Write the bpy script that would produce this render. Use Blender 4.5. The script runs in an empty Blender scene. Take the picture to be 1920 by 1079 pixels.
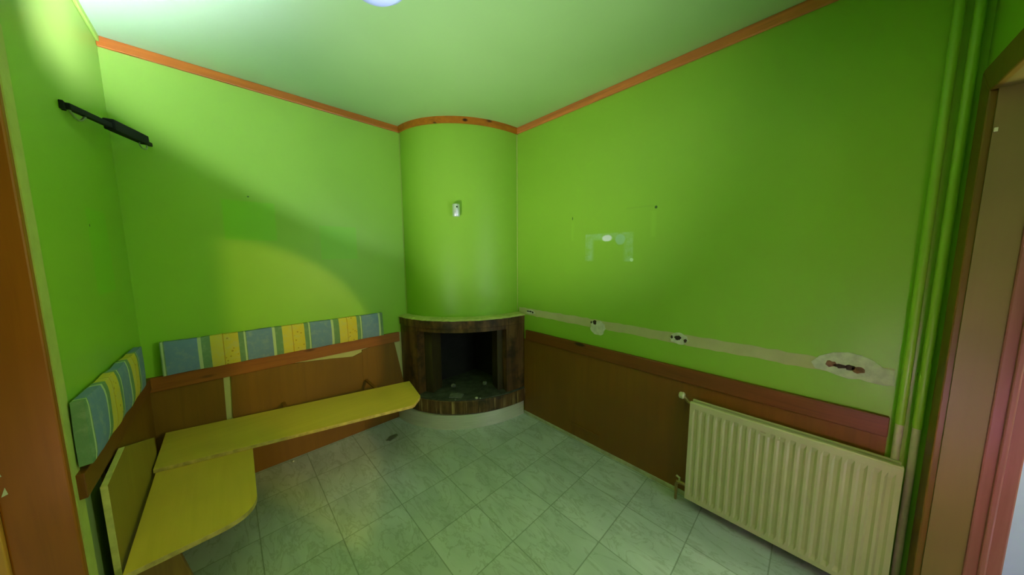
import bpy, bmesh, math, random
from mathutils import Vector, Matrix
random.seed(7)
S = bpy.context.scene
COL = S.collection
PI = math.pi

# ------------------------------------------------------------------ camera
FPX, CX, CY, CZ = 554.17, -1.9462, -2.6116, 1.4901
YAW, PITCH, ROLL = 0.76990, 0.10837, -0.00583
fw = Vector((math.sin(YAW)*math.cos(PITCH), math.cos(YAW)*math.cos(PITCH), -math.sin(PITCH)))
r0 = Vector((math.cos(YAW), -math.sin(YAW), 0)); u0 = r0.cross(fw)
rt = r0*math.cos(ROLL)+u0*math.sin(ROLL); up = -r0*math.sin(ROLL)+u0*math.cos(ROLL)
cam = bpy.data.cameras.new('camera'); cam.sensor_width = 36; cam.lens = 36*FPX/1920
cam.clip_start = 0.01
co = bpy.data.objects.new('camera', cam); COL.objects.link(co)
m = Matrix((rt, up, -fw)).transposed().to_4x4(); m.translation = (CX, CY, CZ)
co.matrix_world = m; S.camera = co

# ------------------------------------------------------------------ light and exposure
S.view_settings.view_transform = 'Standard'; S.view_settings.look = 'None'
S.view_settings.gamma = 1; S.view_settings.use_curve_mapping = False
S.view_settings.exposure = 0.0
w = bpy.data.worlds.new('world'); S.world = w; w.use_nodes = True
w.node_tree.nodes['Background'].inputs[0].default_value = (0.8, 0.9, 1.0, 1)
w.node_tree.nodes['Background'].inputs[1].default_value = 0.05

def aim(o, loc, d):
    o.location = loc; o.rotation_euler = Vector(d).to_track_quat('-Z', 'Y').to_euler()
def area(name, loc, d, sx, sy, power, col):
    l = bpy.data.lights.new(name, 'AREA'); l.shape = 'RECTANGLE'; l.size = sx; l.size_y = sy
    l.energy = power; l.color = col
    o = bpy.data.objects.new(name, l); COL.objects.link(o); aim(o, loc, d); return o
def spot(name, loc, d, half, blend, power, col, rad):
    l = bpy.data.lights.new(name, 'SPOT'); l.spot_size = 2*math.radians(half); l.spot_blend = blend
    l.energy = power; l.color = col; l.shadow_soft_size = rad
    o = bpy.data.objects.new(name, l); COL.objects.link(o); aim(o, loc, d); return o
# left doorway: daylight from the neighbouring room, plus two added fill spots
area('side_room_daylight', (-2.80, -1.85, 0.45), (1, 0.2, 0.9), 0.5, 1.1, 0.8, (1.0, 0.98, 0.75))
spot('side_room_bounce', (-2.90, -1.95, 0.30), (0.95, -0.35, 2.3), 20, 1.0, 1350, (1.0, 0.92, 0.5), 0.1)  # added lamp on the ceiling out of view, raises the ambient level
spot('side_room_upward', (-2.90, -1.80, 0.30), (2.8, 0.85, 2.1), 26, 1.0, 190, (1.0, 1.0, 1.0), 0.1)  # added lamp to brighten the upper right wall and chimney breast
# hall behind the right-hand door: daylight, plus an added fill and tint spot
area('hall_daylight', (-0.65, -4.9, 1.7), (0, 1, -0.1), 1.6, 1.4, 20, (0.92, 1.0, 1.0))
area('hall_side_daylight', (0.0, -3.80, 1.55), (-0.60, 0.80, 0.0), 0.25, 1.2, 21, (0.80, 1.0, 0.40))  # added greenish panel lifting the dark parts of the back and left walls
spot('hall_lilac_light', (-0.50, -4.50, 1.60), (-0.95, 4.28, -1.60), 6, 1.0, 45, (0.75, 0.78, 1.3), 0.05)  # added narrow spot that lays a bluish patch on the floor
# light thrown upwards from low down in the hall, through the right-hand doorway
UP = (-0.50, -3.70, 0.15)
COOL = (1.02, 1.0, 2.1)
low = spot('low_hall_light', UP, (0.1592, 0.4235, 0.8918), 47.9, 0.09, 39.5, COOL, 0.045)
low.data.use_nodes = True                # its beam is strongest towards the upper left corner
lt = low.data.node_tree; em = next(n for n in lt.nodes if n.type == 'EMISSION')
hotd = (Vector((-2.32, -1.15, 2.4))-Vector(UP)).normalized()
def lnode(op, a, b=0.0):
    x = lt.nodes.new('ShaderNodeMath'); x.operation = op
    for i, v in enumerate((a, b)):
        if isinstance(v, bpy.types.NodeSocket): lt.links.new(v, x.inputs[i])
        else: x.inputs[i].default_value = v
    return x.outputs[0]
ge = lt.nodes.new('ShaderNodeNewGeometry'); dt = lt.nodes.new('ShaderNodeVectorMath'); dt.operation = 'DOT_PRODUCT'
lt.links.new(ge.outputs['Incoming'], dt.inputs[0]); dt.inputs[1].default_value = hotd
ang2 = lnode('POWER', lnode('ARCCOSINE', lnode('MINIMUM', lnode('ABSOLUTE', dt.outputs['Value']), 1.0)), 2.0)
def lobe(k, sig): return lnode('MULTIPLY', lnode('EXPONENT', lnode('MULTIPLY', ang2, -1/math.radians(sig)**2)), k)
cm = lt.nodes.new('ShaderNodeMix'); cm.data_type = 'RGBA'
core, rim = lobe(235.0, 6), lobe(19.0, 20); tot = lnode('ADD', core, rim)
lt.links.new(lnode('DIVIDE', core, tot), cm.inputs[0]); cm.inputs[6].default_value = (1, 1, 1, 1); cm.inputs[7].default_value = (1.25, 1, 1.7, 1)
lt.links.new(cm.outputs[2], em.inputs['Color']); lt.links.new(tot, em.inputs['Strength'])

# warm glow from the hall
spot('hall_warm_light', (-0.505, -4.27, 1.8), (-1.595, 4.27, -1.25), 13.6, 0.16, 150, (1.0, 0.72, 0.12), 0.03)

# ------------------------------------------------------------------ node helpers
class NT:
    def __init__(s, name):
        s.m = bpy.data.materials.new(name); s.m.use_nodes = True
        s.t = s.m.node_tree; s.b = s.t.nodes['Principled BSDF']
    def n(s, typ, **kw):
        x = s.t.nodes.new(typ)
        for k, v in kw.items(): setattr(x, k, v)
        return x
    def put(s, sock, v):
        if isinstance(v, bpy.types.NodeSocket): s.t.links.new(v, sock)
        elif isinstance(v, (tuple, list)) and len(v) == 3 and sock.type == 'RGBA': sock.default_value = (*v, 1)
        else: sock.default_value = v
    def math(s, op, a, b=0.0, c=0.0):
        x = s.n('ShaderNodeMath', operation=op)
        for i, v in enumerate((a, b, c)): s.put(x.inputs[i], v)
        return x.outputs[0]
    def mix(s, f, a, b, mode='MIX'):
        x = s.n('ShaderNodeMix', data_type='RGBA', blend_type=mode)
        s.put(x.inputs[0], f); s.put(x.inputs[6], a); s.put(x.inputs[7], b)
        return x.outputs[2]
    def co(s):
        if not hasattr(s, '_c'):
            s._o = s.n('ShaderNodeTexCoord').outputs['Object']
            q = s.n('ShaderNodeSeparateXYZ'); s.put(q.inputs[0], s._o); s._c = q.outputs
        return s._c
    def vec(s, scale=(1, 1, 1), off=(0, 0, 0)):
        s.co(); x = s.n('ShaderNodeMapping'); s.put(x.inputs[0], s._o)
        x.inputs['Scale'].default_value = scale; x.inputs['Location'].default_value = off
        return x.outputs[0]
    def noise(s, scale=5.0, detail=4, rough=.5, v=None, dist=0.0):
        x = s.n('ShaderNodeTexNoise'); s.put(x.inputs['Vector'], v if v is not None else s.vec())
        x.inputs['Scale'].default_value = scale; x.inputs['Detail'].default_value = detail
        x.inputs['Roughness'].default_value = rough; x.inputs['Distortion'].default_value = dist
        return x.outputs[0]
    def ss(s, v, a, b):
        x = s.n('ShaderNodeMapRange', interpolation_type='SMOOTHSTEP'); s.put(x.inputs[0], v)
        if a <= b: lo, hi, t0, t1 = a, b, 0, 1
        else: lo, hi, t0, t1 = b, a, 1, 0
        for i, q in zip((1, 2, 3, 4), (lo, hi, t0, t1)): x.inputs[i].default_value = q
        return x.outputs[0]
    def rect(s, u, v, u0_, u1, v0, v1, e=.006):
        a = s.math('MULTIPLY', s.ss(u, u0_-e, u0_+e), s.ss(u, u1+e, u1-e))
        b = s.math('MULTIPLY', s.ss(v, v0-e, v0+e), s.ss(v, v1+e, v1-e))
        return s.math('MULTIPLY', a, b)
    def blob(s, u, v, cu, cv, ru, rv, e=.4):
        a = s.math('POWER', s.math('DIVIDE', s.math('SUBTRACT', u, cu), ru), 2.0)
        b = s.math('POWER', s.math('DIVIDE', s.math('SUBTRACT', v, cv), rv), 2.0)
        return s.ss(s.math('ADD', a, b), 1+e, 1-e)
    def bump(s, h, strength=.2, dist=.01):
        x = s.n('ShaderNodeBump'); x.inputs['Strength'].default_value = strength
        x.inputs['Distance'].default_value = dist; s.put(x.inputs['Height'], h)
        s.put(s.b.inputs['Normal'], x.outputs[0])
    def out(s, col, rough=.5, spec=.5, metal=0.0):
        s.put(s.b.inputs['Base Color'], col); s.put(s.b.inputs['Roughness'], rough)
        s.b.inputs['Specular IOR Level'].default_value = spec; s.b.inputs['Metallic'].default_value = metal
        return s.m

def plain(name, col, rough=.5, var=.15, scale=8, spec=.5, metal=0.0, bump=0):
    t = NT(name); n = t.noise(scale, 5, .6)
    c = t.mix(t.ss(n, .3, .7), tuple(x*(1-var) for x in col), tuple(min(1, x*(1+var)) for x in col))
    if bump: t.bump(n, bump, .01)
    return t.out(c, rough, spec, metal)

def wood(name, col, dark, axis='X', scale=1.0, rough=.45, knots=0.0, spec=.4, grain=.6):
    t = NT(name)
    sc = {'X': (1.2, 22, 22), 'Y': (22, 1.2, 22), 'Z': (22, 22, 1.2)}[axis]
    sc = tuple(x*scale for x in sc)
    g = t.noise(1.6, 6, .62, t.vec(sc), .6)
    big = t.noise(2.0, 2, .5)
    c = t.mix(t.math('MULTIPLY', t.ss(g, .35, .75), grain), col, dark)
    c = t.mix(t.ss(big, .4, .7), c, tuple(x*.82 for x in col))
    if knots:
        v = t.n('ShaderNodeTexVoronoi'); ks = {'X': (2.6, 9, 9), 'Y': (9, 2.6, 9), 'Z': (9, 9, 2.6)}[axis]
        t.put(v.inputs['Vector'], t.vec(ks)); v.inputs['Scale'].default_value = 1.0
        k = t.ss(v.outputs['Distance'], knots, knots*.4)
        c = t.mix(k, c, tuple(x*.25 for x in dark))
    t.bump(g, .08, .004)
    return t.out(c, rough, spec)

GREEN = (0.285, 0.54, 0.04)
LGREEN = (0.20, 0.56, 0.012)
def paint(name, marks=None, rough=.42, base=GREEN):
    t = NT(name); n = t.noise(1.4, 3, .5); f = t.noise(60, 4, .6)
    c = t.mix(t.ss(n, .35, .7), base, tuple(x*k for x, k in zip(base, (.93, .95, .9))))
    if marks: c = marks(t, c)
    t.bump(f, .07, .003)
    return t.out(c, rough, .5)

def marks_back(t, c):
    x, y, z = t.co()
    for a in ((-1.93, -1.67, 1.60, 1.85), (-1.415, -1.163, 1.468, 1.72)):
        c = t.mix(t.math('MULTIPLY', t.rect(x, z, *a, .008), .7), c, (0.215, 0.60, 0.012))
    c = t.mix(t.blob(x, z, -1.801, 1.88, .006, .005), c, (.08, .20, .02))
    c = t.mix(t.math('MULTIPLY', t.ss(z, .805, .795), 1.0), c, (.52, .50, .24))   # bare plaster behind the panelling
    return c
def marks_right(t, c):
    x, y, z = t.co()
    n = t.noise(26, 4, .6)
    zz = t.math('ADD', z, t.math('MULTIPLY', t.math('SUBTRACT', n, .5), .012))
    ny = t.math('MULTIPLY', y, -1.0)
    for a in ((1.27, 1.287, 1.60, 1.74), (1.865, 1.893, 1.60, 1.76)):
        c = t.mix(t.math('MULTIPLY', t.rect(ny, z, *a, .012), .55), c, (.33, .62, .05))
    sm = t.noise(14, 5, .7)
    p = t.rect(ny, z, 1.395, 1.755, 1.445, 1.64, .006)
    edge = t.math('SUBTRACT', 1.0, t.rect(ny, z, 1.455, 1.70, 1.38, 1.60, .02))
    c = t.mix(t.math('MULTIPLY', t.math('MULTIPLY', p, edge), t.math('MULTIPLY', t.ss(sm, .30, .72), .6)), c, (.42, .66, .38))
    c = t.mix(t.blob(ny, zz, 1.567, 1.607, .036, .022), c, (.80, .88, .82))
    c = t.mix(t.math('MULTIPLY', t.blob(ny, zz, 1.665, 1.595, .035, .035), .6), c, (.36, .62, .40))
    c = t.mix(t.blob(ny, zz, 1.748, 1.457, .012, .012), c, (.62, .85, .50))
    c = t.mix(t.blob(ny, z, 1.89, 1.783, .008, .009), c, (.03, .10, .01))
    c = t.mix(t.blob(ny, z, 1.277, 1.768, .004, .012), c, (.05, .15, .01))
    c = t.mix(t.math('MULTIPLY', t.rect(ny, z, 1.70, 1.88, 1.79, 1.80, .006), .12), c, (.10, .20, .04))
    return c
def marks_left(t, c):
    x, y, z = t.co(); ny = t.math('MULTIPLY', y, -1.0)
    c = t.mix(t.math('MULTIPLY', t.rect(ny, z, .33, .60, 1.34, 1.69, .01), .6), c, LGREEN)
    c = t.mix(t.blob(ny, z, .575, 1.619, .006, .006), c, (.03, .08, .01))
    c = t.mix(t.ss(z, .775, .765), c, (.34, .42, .20))
    return c

def tile_mat():
    t = NT('marble_tiles'); x, y, z = t.co(); T = .3165
    def cell(v, off):
        q = t.math('DIVIDE', t.math('ADD', v, off), T)
        f = t.math('FRACT', q); fl = t.math('FLOOR', q)
        e = t.math('MINIMUM', f, t.math('SUBTRACT', 1.0, f))
        return fl, e
    fx, ex = cell(x, .660+T*20); fy, ey = cell(y, .9745+T*30)
    grout = t.ss(t.math('MINIMUM', ex, ey), .011, .005)
    cmb = t.n('ShaderNodeCombineXYZ'); t.put(cmb.inputs[0], fx); t.put(cmb.inputs[1], fy)
    wn = t.n('ShaderNodeTexWhiteNoise', noise_dimensions='3D'); t.put(wn.inputs[0], cmb.outputs[0])
    add = t.n('ShaderNodeVectorMath', operation='MULTIPLY_ADD'); t.put(add.inputs[0], wn.outputs['Color'])
    add.inputs[1].default_value = (7, 7, 7); t.co(); t.put(add.inputs[2], t._o)
    mp = t.n('ShaderNodeMapping'); t.put(mp.inputs[0], add.outputs[0])
    mp.inputs['Rotation'].default_value = (0, 0, .5); mp.inputs['Scale'].default_value = (4.0, 1.5, 1)
    n1 = t.noise(2.6, 8, .62, mp.outputs[0], 1.2)
    vein = t.ss(t.math('ABSOLUTE', t.math('SUBTRACT', n1, .5)), .035, .0)
    n2 = t.noise(1.5, 5, .6, mp.outputs[0], .5)
    c = t.mix(t.ss(n2, .3, .7), (.56, .62, .66), (.43, .50, .52))
    c = t.mix(t.math('MULTIPLY', vein, .45), c, (.24, .29, .26))
    blotch = t.ss(t.noise(3.5, 3, .5, add.outputs[0]), .66, .78)
    c = t.mix(t.math('MULTIPLY', blotch, .35), c, (.22, .28, .19))
    c = t.mix(t.math('MULTIPLY', t.math('SUBTRACT', wn.outputs['Value'], .5), .25), c, (.3, .36, .3))
    c = t.mix(t.math('MULTIPLY', grout, .55), c, (.12, .16, .11))
    t.bump(t.math('SUBTRACT', 1.0, grout), .3, .002)
    r = t.math('ADD', .26, t.math('MULTIPLY', t.noise(9, 4, .6), .22))
    return t.out(c, r, .5)

def fabric(name, axis, off, sign=1.0):
    t = NT(name); cc = t.co(); u = cc[0 if axis == 'X' else 1]
    q = t.math('FRACT', t.math('DIVIDE', t.math('ADD', t.math('MULTIPLY', u, sign), off), .350))
    r = t.n('ShaderNodeValToRGB'); r.color_ramp.interpolation = 'CONSTANT'; t.put(r.inputs[0], q)
    B, Pp, G, Y, O, Y2 = (.16, .25, .50), (.50, .58, .40), (.16, .27, .17), (.66, .52, .09), (.45, .25, .03), (.66, .50, .07)
    stops = [(0, B), (.374, Pp), (.417, G), (.526, Y), (.68, O), (.692, Y2), (.89, G), (.963, Pp), (.985, G)]
    el = r.color_ramp.elements
    while len(el) > 1: el.remove(el[-1])
    el[0].position = 0; el[0].color = (*B, 1)
    for p_, c_ in stops[1:]:
        e = el.new(p_); e.color = (*c_, 1)
    c = r.outputs[0]
    n = t.noise(28, 5, .7)
    c = t.mix(t.math('MULTIPLY', t.ss(n, .45, .75), .30), c, (.45, .50, .40))
    v = t.n('ShaderNodeTexVoronoi'); t.put(v.inputs['Vector'], t.vec()); v.inputs['Scale'].default_value = 42
    d = t.math('MULTIPLY', t.ss(v.outputs['Distance'], .26, .18), t.rect(q, .5, .70, .88, 0, 1, .01))
    c = t.mix(t.math('MULTIPLY', d, .8), c, (.38, .20, .03))
    t.bump(t.noise(160, 3, .6), .3, .003)
    return t.out(c, .9, .2)

def steel_mat():
    t = NT('brushed_metal'); g = t.noise(3, 6, .65, t.vec((2, 2, 60)))
    c = t.mix(t.ss(g, .3, .7), (.95, .90, .84), (.82, .78, .72))
    return t.out(c, t.math('ADD', .28, t.math('MULTIPLY', g, .16)), .5, .6)

def stone_mat():
    t = NT('soot_stained_stone'); g = t.noise(1.3, 6, .65, t.vec((16, 16, 1.6)), .4); b = t.noise(7, 5, .6)
    c = t.mix(t.ss(g, .35, .7), (.075, .032, .012), (.20, .10, .035))
    c = t.mix(t.ss(b, .45, .7), c, (.035, .020, .010))
    st = t.noise(2.0, 5, .6, t.vec((22, 22, 1.0)))
    z = t.co()[2]
    c = t.mix(t.math('MULTIPLY', t.ss(st, .52, .72), t.ss(z, .28, .22)), c, (.46, .30, .12))
    t.bump(b, .3, .01)
    return t.out(c, .42, .4)

M = {}
M['back'] = paint('green_paint_back', marks_back)
M['right'] = paint('green_paint_right', marks_right)
M['left'] = paint('green_paint_left', marks_left)
M['green'] = paint('green_paint')
M['pipe'] = paint('green_pipe_paint', rough=.35)
M['ceil'] = paint('green_ceiling_paint', base=(0.36, 0.60, 0.155), rough=.5)
M['tiles'] = tile_mat()
M['pineX'] = wood('orange_pine', (.50, .165, .006), (.20, .06, .004), 'X', knots=.16)
M['pineY'] = wood('orange_pine_right', (.72, .23, .05), (.25, .08, .02), 'Y', knots=.16)
M['pineZ'] = wood('brown_door_frame', (.36, .105, .010), (.25, .072, .008), 'Z')
M['railX'] = wood('rail_pine', (.34, .10, .018), (.15, .045, .009), 'X', knots=.17)
M['railY'] = wood('rail_pine_right', (.20, .062, .008), (.095, .03, .005), 'Y', knots=.17)
M['panel'] = wood('brown_plywood', (.215, .088, .006), (.145, .057, .005), 'Z', .6, rough=.5, grain=.5)
M['plyX'] = wood('yellow_plywood', (.66, .47, .075), (.52, .36, .045), 'X', .7, rough=.42, grain=.45)
M['plyY'] = wood('yellow_plywood_short', (.72, .48, .075), (.56, .36, .045), 'Y', .7, rough=.42, grain=.45)
M['plyedge'] = plain('plywood_edge', (.52, .38, .12), .6, .25, 30)
M['darkwood'] = wood('dark_wood', (.10, .038, .010), (.05, .02, .006), 'Z', rough=.6)
M['plaster'] = plain('bare_plaster', (.50, .49, .23), .8, .06, 9, bump=.1)
M['filler'] = plain('white_filler', (.62, .64, .50), .85, .14, 30, bump=.5)
M['hole'] = plain('dark_hole', (.035, .022, .010), .9, .4, 40)
M['brick'] = plain('broken_brick', (.20, .10, .045), .9, .5, 40, bump=.5)
M['oldpaint'] = plain('pale_plaster_edge', (.50, .54, .17), .7, .08, 12, bump=.1)
M['steel'] = steel_mat()
M['stone'] = stone_mat()
M['soot'] = plain('soot', (.010, .010, .008), .85, .3, 12)
M['ash'] = plain('ashy_stone', (.055, .060, .045), .6, .5, 14, bump=.3)
M['grey'] = plain('grey_slab', (.16, .17, .14), .6, .2, 20)
M['rad'] = plain('radiator_enamel', (.56, .52, .30), .38, .04, 5)
M['radin'] = plain('radiator_inner', (.40, .36, .22), .6, .1, 9)
M['cream'] = plain('cream_plastic', (.62, .58, .38), .4, .08, 20)
M['brass'] = plain('dull_brass', (.35, .24, .10), .4, .2, 30, metal=.8)
M['black'] = plain('black_metal', (.006, .010, .006), .8, .2, 20, spec=.15)
M['chrome'] = plain('satin_metal', (.80, .82, .80), .38, .05, 20, metal=.65)
M['glass'] = plain('opal_glass', (.62, .74, .80), .15, .05, 6)
M['jamb'] = wood('pinkish_lining', (.19, .132, .030), (.16, .11, .024), 'Z', rough=.5, grain=.4)
M['redwood'] = wood('red_brown_frame', (.29, .105, .075), (.19, .06, .042), 'Z', rough=.4)
M['lilac'] = plain('lilac_wall', (.58, .52, .97), .6, .04, 4)
M['sidewall'] = plain('side_room_wall', (.66, .62, .50), .7, .05, 4)
M['fabA'] = fabric('striped_fabric', 'X', 0.251)
M['fabC'] = fabric('striped_fabric_side', 'Y', .40)
M['wire'] = plain('wire_loop', (.30, .36, .26), .4, .1, 30, metal=.6)

# ------------------------------------------------------------------ mesh helpers
def box(bm, x0, x1, y0, y1, z0, z1, mi=0):
    v = [bm.verts.new((x, y, z)) for x in (x0, x1) for y in (y0, y1) for z in (z0, z1)]
    fs = []
    for q in ((0, 1, 3, 2), (4, 6, 7, 5), (0, 4, 5, 1), (2, 3, 7, 6), (0, 2, 6, 4), (1, 5, 7, 3)):
        f = bm.faces.new([v[i] for i in q]); f.material_index = mi; fs.append(f)
    return fs
def prism(bm, a, b, mi=0, side=None):
    """solid between two matching outlines a and b"""
    va = [bm.verts.new(p) for p in a]; vb = [bm.verts.new(p) for p in b]; n = len(a)
    bm.faces.new(va[::-1]).material_index = mi; bm.faces.new(vb).material_index = mi
    for i in range(n):
        f = bm.faces.new((va[i], va[(i+1) % n], vb[(i+1) % n], vb[i])); f.material_index = mi if side is None else side
def tube(bm, pts, r, seg=10, cap=True):
    pts = [Vector(p) for p in pts]; rings = []
    for i, p in enumerate(pts):
        d = (pts[min(i+1, len(pts)-1)]-pts[max(i-1, 0)]).normalized()
        a = d.cross(Vector((0, 0, 1)) if abs(d.z) < .9 else Vector((1, 0, 0))).normalized(); b = d.cross(a)
        rr = r[i] if isinstance(r, (list, tuple)) else r
        rings.append([bm.verts.new(p+a*math.cos(2*PI*k/seg)*rr+b*math.sin(2*PI*k/seg)*rr) for k in range(seg)])
    for A, B in zip(rings, rings[1:]):
        for k in range(seg): bm.faces.new((A[k], A[(k+1) % seg], B[(k+1) % seg], B[k]))
    if cap: bm.faces.new(rings[0][::-1]); bm.faces.new(rings[-1])
def lathe(bm, prof, c, seg=32):
    rings = []
    for r, z in prof:
        rings.append([bm.verts.new((c[0]+r*math.cos(2*PI*k/seg), c[1]+r*math.sin(2*PI*k/seg), c[2]+z)) for k in range(seg)] if r > 1e-5
                     else [bm.verts.new((c[0], c[1], c[2]+z))])
    for A, B in zip(rings, rings[1:]):
        for k in range(seg):
            a = A[k % len(A)], A[(k+1) % len(A)]; b = B[(k+1) % len(B)], B[k % len(B)]
            vs = []
            for q in (*a, *b):
                if q not in vs: vs.append(q)
            if len(vs) > 2: bm.faces.new(vs)
def obj(name, bm, mats, parent=None, bevel=0, smooth=False, seg=2, origin=None):
    bmesh.ops.recalc_face_normals(bm, faces=bm.faces)
    if origin is None:
        origin = Vector((0, 0, 0))
    if origin == 'base':
        vs = [v.co for v in bm.verts]
        origin = Vector(((min(v.x for v in vs)+max(v.x for v in vs))/2, (min(v.y for v in vs)+max(v.y for v in vs))/2, min(v.z for v in vs)))
    me = bpy.data.meshes.new(name); bm.to_mesh(me); bm.free()
    for mm in (mats if isinstance(mats, (list, tuple)) else [mats]): me.materials.append(mm)
    if smooth:
        for p in me.polygons: p.use_smooth = True
    o = bpy.data.objects.new(name, me); COL.objects.link(o)
    if parent: o.parent = parent
    if bevel:
        b = o.modifiers.new('bevel', 'BEVEL'); b.width = bevel; b.segments = seg; b.limit_method = 'ANGLE'; b.angle_limit = .7
        b.harden_normals = False
    if smooth:
        try:
            me.set_sharp_from_angle(angle=.7)
        except Exception: pass
    return o
BM = bmesh.new
def struct(o, label, cat=None):
    o['kind'] = 'structure'; o['label'] = label; o['category'] = cat or o.name.split('_')[0]; return o
def thing(name, label, cat, loc, group=None):
    o = bpy.data.objects.new(name, None); COL.objects.link(o); o.location = loc; o.empty_display_size = .05
    o['label'] = label; o['category'] = cat
    if group: o['group'] = group
    return o
def part(name, bm, mats, root, **kw):
    """a part modelled in world coordinates under a thing whose Empty sits at its base"""
    bmesh.ops.translate(bm, verts=bm.verts, vec=-Vector(root.location)) if root.type == 'EMPTY' else None
    return obj(name, bm, mats, root, **kw)
def tag(o, label, cat, group=None):
    o['label'] = label; o['category'] = cat
    if group: o['group'] = group
    return o

# ------------------------------------------------------------------ the setting
W, L, H = 2.32, 2.97, 2.60
DX0, DX1, DH = -0.96, -0.16, 2.03        # opening in the front wall
CY0, CY1 = -2.50, -1.13                  # opening in the left wall
TH = .14
bm = BM(); box(bm, -4.3, .39, -5.3, .14, -.12, 0)
struct(obj('floor', bm, M['tiles']), 'floor of square pale green marbled tiles')
bm = BM(); box(bm, -4.3, .39, -5.3, .14, H, H+.12)
struct(obj('ceiling', bm, M['ceil']), 'plain green painted ceiling')
bm = BM(); box(bm, -W-TH, 0, 0, TH, 0, H)
struct(obj('wall_back', bm, M['back']), 'green painted wall behind the long bench board, left of the fireplace', 'wall')
bm = BM(); box(bm, 0, TH, -L-TH, TH, 0, H)
wr = struct(obj('wall_right', bm, M['right']), 'green painted wall above the radiator, right of the fireplace', 'wall')
bm = BM()
box(bm, -W-TH, -W, CY1, 0, 0, H); box(bm, -W-TH, -W, CY0, CY1, 2.05, H); box(bm, -W-TH, -W, -L-TH, CY0, 0, H)
wl = struct(obj('wall_left', bm, M['left']), 'green painted side wall with the black wall arm, ending at the left doorway', 'wall')
bm = BM()
box(bm, -W, DX0, -L-TH, -L, 0, H); box(bm, DX1, 0, -L-TH, -L, 0, H); box(bm, DX0, DX1, -L-TH, -L, DH, H)
struct(obj('wall_front', bm, M['green']), 'narrow green wall strip above and beside the doorway at the right edge', 'wall')
# rooms beyond the two doorways
bm = BM(); box(bm, -4.3, .39, -5.3, -5.16, 0, H)
struct(obj('wall_hall_back', bm, M['lilac']), 'lilac wall of the hall beyond the right doorway', 'wall')
bm = BM(); box(bm, .25, .39, -5.16, -L-TH, 0, H)
struct(obj('wall_hall_right', bm, M['lilac']), 'end wall of the hall beyond the right doorway', 'wall')
bm = BM(); box(bm, TH, .39, -L-TH, -L, 0, H)
struct(obj('wall_hall_front', bm, M['lilac']), 'lilac hall wall beside the right doorway', 'wall')
bm = BM(); box(bm, -4.3, -4.16, -5.16, .14, 0, H)
struct(obj('wall_side_room_left', bm, M['sidewall']), 'far wall of the room beyond the left doorway', 'wall')
bm = BM(); box(bm, -4.16, -W-TH, 0, .14, 0, H)
struct(obj('wall_side_room_back', bm, M['sidewall']), 'back wall of the room beyond the left doorway', 'wall')
bm = BM(); box(bm, -2.6, -W-TH, -5.16, -L-TH, 0, H)
struct(obj('wall_side_room_right', bm, M['sidewall']), 'wall between the hall and the room beyond the left doorway', 'wall')

# bare strip left where a rail was removed from the right wall, with plaster patches
def ragged(y0, y1, zb, zt, n, amp):
    top = [(y0+(y1-y0)*i/n, zt+random.uniform(-amp, amp)) for i in range(n+1)]
    bot = [(y1+(y0-y1)*i/n, zb+random.uniform(-amp, amp)) for i in range(n+1)]
    return top+bot
def wallplate(out, x0, x1):
    bm = BM(); prism(bm, [(x1, y, z) for y, z in out], [(x0, y, z) for y, z in out]); return bm
obj('bare_plaster_strip', wallplate(ragged(-.70, -2.865, .950, 1.012, 60, .004), 0, -.0015), M['plaster'], wr)
def blobline(cy, cz, ry, rz, n, amp):
    return [(cy+math.cos(2*PI*i/n)*ry*(1+random.uniform(-amp, amp)), cz+math.sin(2*PI*i/n)*rz*(1+random.uniform(-amp, amp))) for i in range(n)]
def patch(outline, holes):
    o = obj('plaster_patch', wallplate(outline, -.001, -.004), M['filler'], wr)
    for cy, cz, ry, rz, mt in holes:
        obj('hole', wallplate(blobline(cy, cz, ry, rz, 14, .25), -.003, -.006), M[mt], o)
patch(blobline(-.845, .983, .055, .020, 18, .15), [(-.815, .986, .014, .006, 'hole'), (-.845, .988, .016, .006, 'hole'), (-.872, .981, .008, .009, 'hole')])
patch(blobline(-1.515, .955, .062, .055, 22, .18), [(-1.49, .992, .014, .016, 'hole'), (-1.462, .988, .007, .008, 'hole')])
patch(blobline(-2.06, .978, .052, .036, 20, .2), [(-2.055, .985, .018, .013, 'hole'), (-2.02, .984, .007, .010, 'hole'), (-2.095, .976, .008, .010, 'hole')])
big = [(-2.625, .985), (-2.65, 1.02), (-2.69, 1.045), (-2.735, 1.056), (-2.775, 1.050), (-2.81, 1.035), (-2.835, 1.012), (-2.865, 1.008),
       (-2.868, .945), (-2.84, .938), (-2.80, .940), (-2.775, .945), (-2.745, .938), (-2.71, .944), (-2.675, .955), (-2.64, .958)]
patch(big, [(-2.687, .992, .018, .014, 'brick'), (-2.717, .989, .020, .010, 'hole'), (-2.745, .989, .016, .013, 'hole'), (-2.772, .985, .020, .014, 'brick')])
# pale unpainted edge of the left wall beside its doorway
bm = BM(); box(bm, -W, -W+.004, CY1, CY1+.055, 0, 2.10)
obj('pale_wall_edge', bm, M['oldpaint'], wl)

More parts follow.
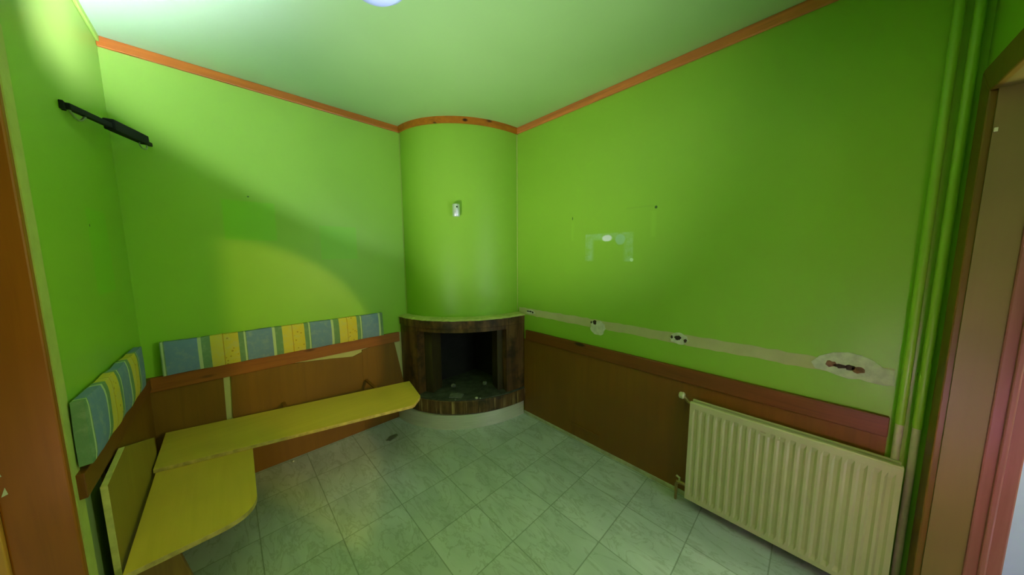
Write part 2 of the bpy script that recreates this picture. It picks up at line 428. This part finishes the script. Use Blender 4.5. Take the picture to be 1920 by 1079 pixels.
# crown strips
bm = BM(); box(bm, -W, -.755, -.016, 0, H-.05, H)
struct(obj('trim_1', bm, M['pineX'], bevel=.003), 'orange pine ceiling strip on the wall above the long bench', 'trim')
bm = BM(); box(bm, -.016, 0, -L, -.67, H-.05, H)
struct(obj('trim_2', bm, M['pineY'], bevel=.003), 'orange pine ceiling strip with dark knots above the radiator wall', 'trim')
def ell(a, b, t):                        # point on the quarter ellipse round the corner, t = 0 at the back wall
    return (-a*math.cos(t), -b*math.sin(t))
def arcpts(a, b, n=40, t0=0.0, t1=PI/2):
    return [ell(a, b, t0+(t1-t0)*i/n) for i in range(n+1)]
def arcband(bm, a0, b0, a1, b1, z0, z1, n=40, t0=0.0, t1=PI/2, mi=0):
    P, Q = arcpts(a0, b0, n, t0, t1), arcpts(a1, b1, n, t0, t1)
    rows = [[bm.verts.new((*p, z)) for p in pp] for pp in (P, Q) for z in (z0, z1)]   # in-low, in-high, out-low, out-high
    il, ih, ol, oh = rows
    for i in range(n):
        for q in ((ol[i], ol[i+1], oh[i+1], oh[i]), (il[i], ih[i], ih[i+1], il[i+1]), (ih[i], oh[i], oh[i+1], ih[i+1]), (il[i], il[i+1], ol[i+1], ol[i])):
            bm.faces.new(q).material_index = mi
    bm.faces.new((il[0], ol[0], oh[0], ih[0])).material_index = mi
    bm.faces.new((il[n], ih[n], oh[n], ol[n])).material_index = mi
def arcsolid(bm, a, b, z0, z1, n=40):
    P = arcpts(a, b, n)+[(-.001, -.001)]
    prism(bm, [(*p, z0) for p in P], [(*p, z1) for p in P])
bm = BM(); arcband(bm, .77, .68, .785, .695, H-.05, H)
struct(obj('trim_3', bm, M['pineX'], smooth=True), 'curved pine ceiling strip round the top of the chimney breast', 'trim')
bm = BM(); box(bm, -W, -W+.012, CY1, -.016, H-.03, H)
struct(obj('trim_4', bm, M['green'], bevel=.003), 'thin green painted strip under the ceiling on the left wall', 'trim')

# panelling: rails and brown plywood sheets
bm = BM(); box(bm, -W, -.86, -.024, 0, .722, .806)
struct(obj('trim_5', bm, M['railX'], bevel=.003), 'orange pine rail under the long striped cushion', 'trim')
bm = BM(); box(bm, -.024, 0, -2.868, -.80, .725, .812)
struct(obj('trim_6', bm, M['railY'], bevel=.003), 'dark red pine rail behind the radiator top', 'trim')
bm = BM(); prism(bm, [(-W+.020, -.024, .74), (-W+.020, -1.115, .762), (-W+.020, -1.115, .842), (-W+.020, -.024, .808)],
                 [(-W, -.024, .74), (-W, -1.115, .762), (-W, -1.115, .842), (-W, -.024, .808)])
struct(obj('trim_7', bm, M['railY'], bevel=.002), 'brown pine rail under the short striped cushion on the left wall', 'trim')
def sheet(name, out, label, y=-.012, mat='panel'):
    bm = BM(); prism(bm, [(x, y, z) for x, z in out], [(x, 0, z) for x, z in out])
    return struct(obj(name, bm, M[mat]), label, 'panel')
sheet('trim_8', [(-W, .004), (-2.015, .004), (-2.015, .45), (-2.009, .722), (-W, .722)], 'brown plywood sheet in the left corner under the rail')
sheet('trim_9', [(-1.985, .004), (-1.19, .004), (-1.178, .690), (-1.25, .668), (-1.40, .690), (-1.60, .712), (-1.70, .722), (-1.974, .722), (-1.985, .45)],
      'wide brown plywood sheet sagging under the rail behind the long bench')
sheet('trim_10', [(-1.188, .004), (-.80, .004), (-.80, .34), (-.838, .35), (-.905, .722), (-1.09, .720), (-1.176, .708)],
      'narrow brown plywood sheet next to the fireplace, tilted edge', -.010)
bm = BM(); box(bm, -.013, 0, -2.868, -.775, .03, .725)
struct(obj('trim_11', bm, M['panel']), 'brown plywood sheet low on the radiator wall', 'panel')
bm = BM(); prism(bm, [(-W+.010, -.012, .004), (-W+.010, -.90, .004), (-W+.010, -.90, .757), (-W+.010, -.012, .74)],
                 [(-W, -.012, .004), (-W, -.90, .004), (-W, -.90, .757), (-W, -.012, .74)])
struct(obj('trim_12', bm, M['panel']), 'brown plywood sheet low on the left wall behind the upright board', 'panel')
bm = BM(); prism(bm, [(-.024, -1.30, .118), (-.024, -1.56, .118), (-.024, -1.56, .132), (-.024, -1.30, .136)],
                 [(-.013, -1.30, .118), (-.013, -1.56, .118), (-.013, -1.56, .132), (-.013, -1.30, .136)])
struct(obj('trim_13', bm, M['panel']), 'short loose lath on the plywood near the floor', 'trim')
bm = BM(); box(bm, -.016, 0, -2.95, -.77, 0, .030)
struct(obj('baseboard_right', bm, plain('pale_skirting', (.44, .46, .30), .6, .2, 18), bevel=.002), 'low pale skirting along the radiator wall', 'baseboard')

# right-hand doorway
d1 = struct(thing('door_1', '', 'door', (DX1, -L, 0)), 'brown framed doorway at the right edge beside the two green pipes', 'door frame')
bm = BM(); o_, i_ = (-.075, 2.092), (-.165, 2.0)
yy = (-L, -L+.020)
for q in ([(o_[0], 0), (o_[0], o_[1]), (i_[0], i_[1]), (i_[0], 0)], [(o_[0], o_[1]), (-1.05, o_[1]), (-.965, i_[1]), (i_[0], i_[1])],
          [(-1.05, o_[1]), (-1.05, 0), (-.965, 0), (-.965, i_[1])]):
    prism(bm, [(x, yy[0], z) for x, z in q], [(x, yy[1], z) for x, z in q])
part('architrave', bm, wood('brown_architrave', (.17, .092, .006), (.11, .055, .004), 'Z'), d1, bevel=.004)
bm = BM(); box(bm, DX1-.012, DX1, -L-.075, -L+.004, 0, 2.0); box(bm, DX0, DX0+.012, -L-.075, -L+.004, 0, 2.0); box(bm, DX0, DX1, -L-.075, -L+.004, 2.0, 2.012)
part('lining', bm, M['jamb'], d1)
bm = BM(); box(bm, DX1-.016, DX1, -L-TH-.005, -L-.0755, 0, 2.0); box(bm, DX0, DX0+.016, -L-TH-.005, -L-.0755, 0, 2.0)
box(bm, DX1-.026, DX1-.016, -L-.115, -L-.100, 0, 2.0)
part('door_stop', bm, M['redwood'], d1, bevel=.004)
bm = BM(); box(bm, DX1-.018, DX1-.0125, -L-.004, -L+.003, 1.868, 1.880)
part('hinge_leaf', bm, M['cream'], d1)
# left-hand doorway
d2 = struct(thing('door_2', '', 'door', (-W, CY1, 0)), 'orange brown doorway post filling the left edge', 'door frame')
bm = BM(); box(bm, -W-.106, -W+.002, CY1-.022, CY1, 0, 2.05); box(bm, -W-.106, -W+.002, CY0, CY0+.022, 0, 2.05); box(bm, -W-.106, -W+.002, CY0+.022, CY1-.022, 2.028, 2.05)
part('lining', bm, M['pineZ'], d2, bevel=.004)
bm = BM(); box(bm, -W-TH, -W-.106, CY1-.034, CY1, 0, 2.05); box(bm, -W-TH, -W-.106, CY0, CY0+.034, 0, 2.05)
part('door_stop', bm, wood('light_orange_stop', (.66, .30, .06), (.45, .17, .03), 'Z'), d2, bevel=.003)

for x, z, w_ in ((-2.421, .925, .008), (-2.414, .872, .005)):
    bm = BM(); prism(bm, [(x-w_, CY1-.0235, z-.012), (x+w_, CY1-.0235, z-.008), (x+w_*.4, CY1-.0235, z+.012)],
                     [(x-w_, CY1-.0222, z-.012), (x+w_, CY1-.0222, z-.008), (x+w_*.4, CY1-.0222, z+.012)])
    part('chipped_spot', bm, M['filler'], d2)

# ------------------------------------------------------------------ corner fireplace
fp = thing('corner_fireplace', 'curved corner fireplace with green chimney breast, dark stone surround and metal plinth', 'fireplace', (-.45, -.40, 0))
bm = BM(); arcsolid(bm, .77, .68, .956, H-.002, 48)
part('chimney_breast', bm, M['green'], fp, smooth=True)
for q in ((-.772, -.768, -.006, -.001), (-.006, -.001, -.683, -.679)):
    bm = BM(); box(bm, *q, .97, H-.05); part('caulk_line', bm, M['oldpaint'], fp)
bm = BM(); arcband(bm, .70, .63, .845, .77, .875, .944, 48)
part('mantel', bm, M['stone'], fp, bevel=.004, smooth=True)
bm = BM(); n = 60
top = []
P0, P1 = arcpts(.74, .66, n), arcpts(.852, .777, n)
k = [random.uniform(-.012, .004) for _ in range(n+1)]
va = [bm.verts.new((*p, .944)) for p in P0]; vb = [bm.verts.new((x*(1+q), y*(1+q), .944)) for (x, y), q in zip(P1, k)]
vc = [bm.verts.new((*p, .966)) for p in P0]; vd = [bm.verts.new((x*(.985+q), y*(.985+q), .958+random.uniform(-.004, .004))) for (x, y), q in zip(P1, k)]
for i in range(n):
    for q in ((va[i], va[i+1], vb[i+1], vb[i]), (vc[i], vd[i], vd[i+1], vc[i+1]), (vb[i], vb[i+1], vd[i+1], vd[i]), (va[i], vc[i], vc[i+1], va[i+1])): bm.faces.new(q)
bm.faces.new((va[0], vb[0], vd[0], vc[0])); bm.faces.new((va[n], vc[n], vd[n], vb[n]))
part('chipped_plaster_ledge', bm, M['oldpaint'], fp)
T0, T1 = math.radians(17.6), math.radians(75.8)
bm = BM()
arcband(bm, .66, .60, .835, .765, .262, .875, 10, 0, T0)
arcband(bm, .66, .60, .835, .765, .262, .875, 10, T1, PI/2)
arcband(bm, .66, .60, .835, .765, .842, .875, 30, T0, T1)
part('surround', bm, M['stone'], fp, smooth=True)
ifm = wood('dark_inner_frame', (.060, .042, .012), (.03, .02, .008), 'Z', rough=.6)
for q in ((T0+.003, math.radians(24.5)), (math.radians(71.5), T1-.003)):
    bm = BM(); arcband(bm, .62, .56, .752, .69, .262, .842, 6, *q)
    part('inner_frame', bm, ifm, fp, smooth=True)
bm = BM()   # open black firebox: back, sides and top behind the frame
P = arcpts(.615, .555, 24, T0, T1)
for (a, b) in zip(P, P[1:]): pass
box(bm, -.62, -.012, -.10, -.05, .262, .90); box(bm, -.06, -.014, -.56, -.10, .262, .90)
prism(bm, [(*p, .86) for p in P]+[(-.06, -.10, .86)], [(*p, .90) for p in P]+[(-.06, -.10, .90)])
part('firebox', bm, M['soot'], fp)
bm = BM(); arcsolid(bm, .868, .788, .132, .250, 48)
part('hearth', bm, M['stone'], fp, bevel=.006, smooth=True)
bm = BM(); arcsolid(bm, .858, .778, .250, .262, 48)
part('hearth_slab', bm, M['ash'], fp, smooth=True)
bm = BM(); arcband(bm, .85, .75, .893, .777, 0, .128, 60, 0, math.radians(88.5))
part('metal_plinth', bm, M['steel'], fp, smooth=True)
# debris on the hearth
for i, (x, y, s, mt, lb, nm) in enumerate([
    (-.482, -.655, .013, 'filler', 'white plaster crumb at the front of the hearth, largest of the hearth bits', 'plaster_crumb'),
    (-.455, -.672, .006, 'filler', 'tiny white crumb right beside the largest crumb on the hearth', 'plaster_crumb'),
    (-.625, -.545, .009, 'grey', 'small grey crumb in front of the flat grey slab piece on the hearth', 'plaster_crumb'),
    (-.575, -.17, .011, 'filler', 'small pale crumb at the left inside the firebox opening', 'plaster_crumb'),
    (-.26, -.49, .024, 'grey', 'grey rubble lump at the right side of the firebox opening', 'rubble_lump'),
    (-.50, -.32, .024, 'grey', 'grey rubble lump at the left side of the firebox opening', 'rubble_lump')]):
    bm = BM(); bmesh.ops.create_icosphere(bm, subdivisions=2, radius=s)
    for v in bm.verts: v.co *= random.uniform(.75, 1.15); v.co.z *= .8
    zmin = min(v.co.z for v in bm.verts)
    bmesh.ops.translate(bm, verts=bm.verts, vec=(0, 0, -zmin))
    o = obj(nm, bm, M[mt]); o.location = (x, y, .262); tag(o, lb, 'debris')
bm = BM(); q = [(-.06, -.035), (.05, -.045), (.065, .02), (.01, .04), (-.055, .03)]
prism(bm, [(x, y, 0) for x, y in q], [(x, y, .010) for x, y in q])
o = obj('stone_slab_piece', bm, M['grey'], bevel=.002); o.location = (-.575, -.485, .262); o.rotation_euler = (0, 0, -.7)
tag(o, 'flat grey slab piece lying on the dark hearth', 'debris')

# small metal can on the chimney breast
cn = thing('metal_wall_cup', 'small shiny metal cylinder fixed to the front of the green chimney breast', 'wall fitting', (-.548, -.516, 1.812))
bm = BM(); lathe(bm, [(0, 0), (.028, 0), (.030, .004), (.030, .092), (.027, .098), (0, .098)], (-.548, -.516, 1.812), 28)
part('cup', bm, M['chrome'], cn, smooth=True)
bm = BM(); d = Vector((-.71, -.71, 0)).normalized(); c = Vector((-.548, -.516, 1.885))+Vector((-.35, -.94, 0)).normalized()*.0285
tube(bm, [c, c+Vector((-.35, -.94, 0)).normalized()*.003], .0065, 12)
part('screw', bm, M['black'], cn)
bm = BM(); a = Vector((-.548, -.516, 1.86)); tube(bm, [a+Vector((.015, .015, 0)), a+Vector((.055, .055, 0))], .008, 10)
part('mounting_peg', bm, M['chrome'], cn)

# ------------------------------------------------------------------ radiator
rd = thing('radiator', 'cream ribbed panel radiator under the rail on the right wall', 'radiator', (-.075, -2.53, .07))
Y0, Y1, Z0, Z1 = -2.168, -2.905, .068, .660
xf = -.118
bm = BM(); NF = 20; pitch = (Y1-Y0+.03)/NF*1.0
prof = []                                # wave profile along y: (y, depth)
ys = Y0-.012
prof.append((Y0, 0)); prof.append((Y0-.010, 0))
for i in range(NF):
    a = Y0-.012+(Y1-Y0+.024)*i/NF; wv = (Y1-Y0+.024)/NF
    prof += [(a+wv*.12, 0), (a+wv*.34, .0075), (a+wv*.66, .0075), (a+wv*.88, 0)]
prof += [(Y1+.010, 0), (Y1, 0)]
rows = []
for z, kk in ((Z0, 0), (Z0+.022, 0), (Z0+.045, 1), (Z1-.060, 1), (Z1-.034, 0), (Z1-.006, 0), (Z1, -.6)):
    rows.append([bm.verts.new((xf+(dd*kk if kk >= 0 else .004), y, z)) for y, dd in prof])
for A, B in zip(rows, rows[1:]):
    for i in range(len(A)-1): bm.faces.new((A[i], A[i+1], B[i+1], B[i]))
# back sheet and closing edges
bk = [bm.verts.new((xf+.018, y, z)) for y, z in ((Y0, Z0), (Y1, Z0), (Y1, Z1), (Y0, Z1))]
bm.faces.new(bk)
bm.faces.new([r_[0] for r_ in rows]+[bk[3], bk[0]]); bm.faces.new([r_[-1] for r_ in rows[::-1]]+[bk[1], bk[2]])
bm.faces.new(rows[0]+[bk[1], bk[0]]); bm.faces.new(rows[-1][::-1]+[bk[3], bk[2]])
part('front_panel', bm, M['rad'], rd)
bm = BM(); box(bm, -.066, -.050, Y1, Y0, Z0+.01, Z1-.004)
part('back_panel', bm, M['rad'], rd, bevel=.003)
bm = BM()
for i in range(46):
    y = Y0-.012+(Y1-Y0+.024)*i/45
    box(bm, xf+.0185, -.0665, y-.0012, y+.0012, Z0+.03, Z1-.03)
part('convector_fins', bm, M['radin'], rd)
for y in (Y0-.012, Y1+.0005):
    bm = BM(); box(bm, xf+.0185, -.0665, y, y+.0115, Z0+.02, Z1-.02)
    part('end_cap', bm, M['rad'], rd)
bm = BM(); box(bm, xf-.0015, xf, -2.515, -2.475, .605, .616); box(bm, xf-.0015, xf, -2.565, -2.535, .605, .614)
part('raised_badge', bm, M['rad'], rd)
for z in (.15, .58):
    for y in (-2.32, -2.80):
        bm = BM(); box(bm, -.0495, -.0145, y, y+.03, z, z+.05)
        part('wall_bracket', bm, M['radin'], rd)
bm = BM(); tube(bm, [(-.08, -2.100, .668), (-.08, -2.104, .668), (-.08, -2.122, .668), (-.08, -2.130, .668)], [.012, .018, .020, .013], 16)
v1 = part('valve_knob', bm, M['cream'], rd, smooth=True)
bm = BM(); tube(bm, [(-.08, -2.128, .662), (-.08, -2.15, .640), (-.08, -2.172, .632)], .009, 10)
part('valve_body', bm, M['brass'], rd, smooth=True)
bm = BM(); tube(bm, [(-.08, -2.17, .125), (-.08, -2.140, .125), (-.08, -2.118, .120), (-.08, -2.112, .10), (-.08, -2.112, .004)], [.010, .012, .012, .009, .007], 10)
part('return_pipe', bm, M['brass'], rd, smooth=True)
bm = BM(); tube(bm, [(-.08, -2.128, .125), (-.08, -2.128, .150), (-.08, -2.110, .158)], .006, 8)
part('return_valve', bm, M['cream'], rd, smooth=True)

# heating pipes in the corner
for i, (y, lb) in enumerate(((-2.892, 'green painted heating pipe in the right corner, the one nearer the radiator'),
                             (-2.934, 'green painted heating pipe in the right corner, the one nearer the doorway'))):
    t = thing('heating_pipe', lb, 'pipe', (-.03, y, 0), 'heating pipes in the right corner')
    zt = 2.40 if i == 0 else H
    bm = BM()
    pts = [(-.03, y, .80), (-.03, y, 1.2), (-.03, y, 1.8), (-.03, y, zt)]
    if i == 0: pts += [(-.028, y, 2.43), (-.004, y, 2.445)]
    tube(bm, pts, .013, 14); part('painted_length', bm, M['pipe'], t, smooth=True)
    bm = BM(); tube(bm, [(-.03, y, 0), (-.03, y, .40), (-.03, y, .80)], .0112, 14)
    part('bare_length', bm, M['cream'], t, smooth=True)
    bm = BM(); box(bm, -.022, -.0005, y-.014, y+.014, 1.006, 1.02); part('pipe_clip', bm, M['pipe'], t)

# ------------------------------------------------------------------ benches
def rounded(pts, radii, n=8):
    out = []
    for i, p in enumerate(pts):
        p = Vector(p); a = Vector(pts[i-1])-p; b = Vector(pts[(i+1) % len(pts)])-p; r = radii[i]
        if r <= 0: out.append(tuple(p)); continue
        ang = a.angle(b); d = r/math.tan(ang/2); A = p+a.normalized()*d; B = p+b.normalized()*d
        for j in range(n+1):
            t = j/n; q = A*(1-t)**2+p*2*t*(1-t)+B*t*t; out.append(tuple(q))
    return out
b1 = thing('long_bench', 'long yellow plywood bench board along the back wall, its pointed end at the fireplace', 'bench', (-1.6, -.3, 0))
zs = .472
out = rounded([(-2.27, -.035), (-.935, -.355), (-.995, -.665), (-1.09, -.755), (-2.272, -.455)], [0, 0, .03, .04, 0], 5)
bm = BM(); prism(bm, [(x, y, zs-.020) for x, y in out], [(x, y, zs) for x, y in out], 0, 1)
part('seat', bm, [M['plyX'], M['plyedge']], b1, bevel=.0015)
bm = BM(); box(bm, -2.23, -2.21, -.38, -.02, 0, zs-.0205)
part('support_panel', bm, M['darkwood'], b1, bevel=.002)
for x in (-1.72, -1.16):                 # arms reaching from the wall under the board
    bm = BM(); box(bm, x-.011, x+.011, -.56 if x > -1.5 else -.46, -.014, zs-.036, zs-.0205)
    part('support_arm', bm, M['panel'], b1, bevel=.002)
b2 = thing('short_bench', 'short yellow plywood bench board with a rounded corner along the left wall', 'bench', (-2.1, -.8, 0))
zs2 = .4515
out = rounded([(-2.266, -.40), (-1.912, -.40), (-1.926, -1.085), (-2.268, -1.100)], [0, 0, .13, .0], 10)
bm = BM(); prism(bm, [(x, y, zs2-.020) for x, y in out], [(x, y, zs2) for x, y in out], 0, 1)
part('seat', bm, [M['plyY'], M['plyedge']], b2, bevel=.0015)
bm = BM(); q = [(-2.262, 0), (-2.10, 0), (-2.10, .12), (-2.16, .4312), (-2.262, .4312)]
prism(bm, [(x, -1.03, z) for x, z in q], [(x, -1.01, z) for x, z in q])
part('support_panel', bm, wood('brown_support', (.24, .13, .025), (.15, .07, .015), 'Z'), b2, bevel=.002)
bm = BM(); box(bm, -2.262, -2.23, -.56, -.54, 0, .4312)
part('support_panel', bm, M['darkwood'], b2, bevel=.002)
out = [(-1.045, 0), (-1.045, .748), (-.80, .764), (-.28, .56), (-.28, 0)]
bm = BM(); prism(bm, [(-2.278, y, z) for y, z in out], [(-2.294, y, z) for y, z in out], 0, 1)
o = obj('upright_board', bm, [wood('olive_plywood', (.30, .21, .035), (.22, .14, .02), 'Z', .7, grain=.5), plain('pale_board_edge', (.56, .50, .20), .6, .15, 20)], bevel=.001)
tag(o, 'upright plywood board with a pale edge standing between the short bench and the left wall', 'board')

# ------------------------------------------------------------------ cushions
def pillow(bm, n=30, m_=6, size=(1, .1, .2), puff=.3):
    sx, sy, sz = size
    bmesh.ops.create_cube(bm, size=1)
    bmesh.ops.subdivide_edges(bm, edges=[e for e in bm.edges if abs((e.verts[0].co-e.verts[1].co).x) > .5], cuts=n)
    bmesh.ops.subdivide_edges(bm, edges=[e for e in bm.edges if abs((e.verts[0].co-e.verts[1].co).z) > .5], cuts=m_)
    bmesh.ops.subdivide_edges(bm, edges=[e for e in bm.edges if abs((e.verts[0].co-e.verts[1].co).y) > .5], cuts=2)
    for v in bm.verts:
        x, y, z = v.co
        ez = 1-abs(2*z)**4; ex = 1-abs(2*x)**14
        v.co = Vector((x*sx, y*sy*(.62+.38*ez*ex)+math.sin(x*23+z*3)*.0015, z*sz*(1-.012*math.cos(x*31))+random.uniform(-.0008, .0008)))
bm = BM(); pillow(bm, 60, 8, (1.235, .062, .192))
c1 = thing('backrest_cushion', 'long blue, green and yellow striped cushion on the rail along the back wall', 'cushion', (-1.63, -.036, .808), 'striped backrest cushions')
bmesh.ops.rotate(bm, verts=bm.verts, cent=(0, 0, 0), matrix=Matrix.Rotation(math.radians(-3), 3, 'X'))
bmesh.ops.translate(bm, verts=bm.verts, vec=(-1.63, -.040, .912))
part('striped_cover', bm, M['fabA'], c1, smooth=True)
bm = BM(); pillow(bm, 44, 8, (.86, .040, .200))
bmesh.ops.rotate(bm, verts=bm.verts, cent=(0, 0, 0), matrix=Matrix.Rotation(-PI/2, 3, 'Z'))
bmesh.ops.rotate(bm, verts=bm.verts, cent=(0, 0, 0), matrix=Matrix.Rotation(math.radians(-1.5), 3, 'X'))
c2 = thing('backrest_cushion', 'short blue and yellow striped cushion on the rail along the left wall', 'cushion', (-2.298, -.66, .85), 'striped backrest cushions')
bmesh.ops.translate(bm, verts=bm.verts, vec=(-2.298, -.665, .948))
part('striped_cover', bm, M['fabC'], c2, smooth=True)

# ------------------------------------------------------------------ black wall arm across the left corner
wa = thing('wall_arm', 'black metal wall arm slanting across the upper left corner', 'wall bracket', (-2.31, -.68, 2.03))
A = Vector((-2.306, -.70, 2.032)); B = Vector((-2.185, -.012, 2.112)); ax = (B-A).normalized()
side = ax.cross(Vector((0, 0, 1))).normalized(); upv = side.cross(ax)
def bar(bm, t0, t1, w_, h, dz=0.0, ds=0.0):
    pts = []
    for t in (t0, t1):
        c = A+(B-A)*t+upv*dz+side*ds
        pts.append([tuple(c+side*s_*w_/2+upv*q*h/2) for s_, q in ((-1, -1), (1, -1), (1, 1), (-1, 1))])
    prism(bm, pts[0], pts[1])
bm = BM(); bar(bm, 0, .5, .018, .022)
part('rod', bm, M['black'], wa, bevel=.003)
bm = BM(); bar(bm, .40, .90, .034, .046, .004)
part('sliding_sleeve', bm, M['black'], wa, bevel=.004)
bm = BM(); bar(bm, .88, 1.0, .016, .020, -.006)
part('tip', bm, M['black'], wa, bevel=.003)
bm = BM()
pts = [A+ax*.005+upv*-.006]+[A+ax*(.005+.11*s_)+upv*(-.006-.030*math.sin(PI*min(1, s_*1.05)))+side*.0 for s_ in (.1, .25, .45, .65, .85, 1)]
tube(bm, pts, .0035, 8)
part('wire_loop', bm, M['wire'], wa, smooth=True)
bm = BM(); c = A+(B-A)*.86
pts = [c+ax*(.045*math.cos(q))+upv*(-.026+.018*math.sin(q)) for q in [i*PI/8 for i in range(-1, 17)]]
tube(bm, pts, .003, 8)
part('end_loop', bm, M['wire'], wa, smooth=True)
bm = BM(); box(bm, -2.3195, -2.309, -.715, -.690, 2.015, 2.045)
part('wall_plate', bm, M['black'], wa, bevel=.002)

# ------------------------------------------------------------------ ceiling lamp
cl = thing('ceiling_lamp', 'round bluish glass ceiling lamp at the top edge', 'lamp', (-1.466, -1.378, H-.13))
bm = BM(); lathe(bm, [(.09, 0), (.105, -.005), (.105, -.028), (.09, -.03)], (-1.466, -1.378, H), 40)
part('lamp_base', bm, M['cream'], cl, smooth=True)
bm = BM(); lathe(bm, [(.10, -.026), (.128, -.034), (.132, -.05), (.118, -.085), (.085, -.112), (.04, -.126), (0, -.13)], (-1.466, -1.378, H), 48)
part('glass_shade', bm, M['glass'], cl, smooth=True)

# ------------------------------------------------------------------ bits on the floor
bm = BM(); out = blobline(0, 0, .055, .030, 18, .2); prism(bm, [(x, y, 0) for x, y in out], [(x*.9, y*.9, .004) for x, y in out])
o = obj('flat_scrap', bm, M['grey']); o.location = (-1.064, -.275, 0); o.rotation_euler = (0, 0, .3)
tag(o, 'flat dark scrap on the floor left of the metal plinth', 'debris')
bm = BM(); bmesh.ops.create_icosphere(bm, subdivisions=2, radius=.006)
bmesh.ops.translate(bm, verts=bm.verts, vec=(0, 0, .005))
o = obj('plaster_crumb', bm, M['filler']); o.location = (-1.70, -.055, 0)
tag(o, 'tiny white crumb on the floor under the long bench board', 'debris')
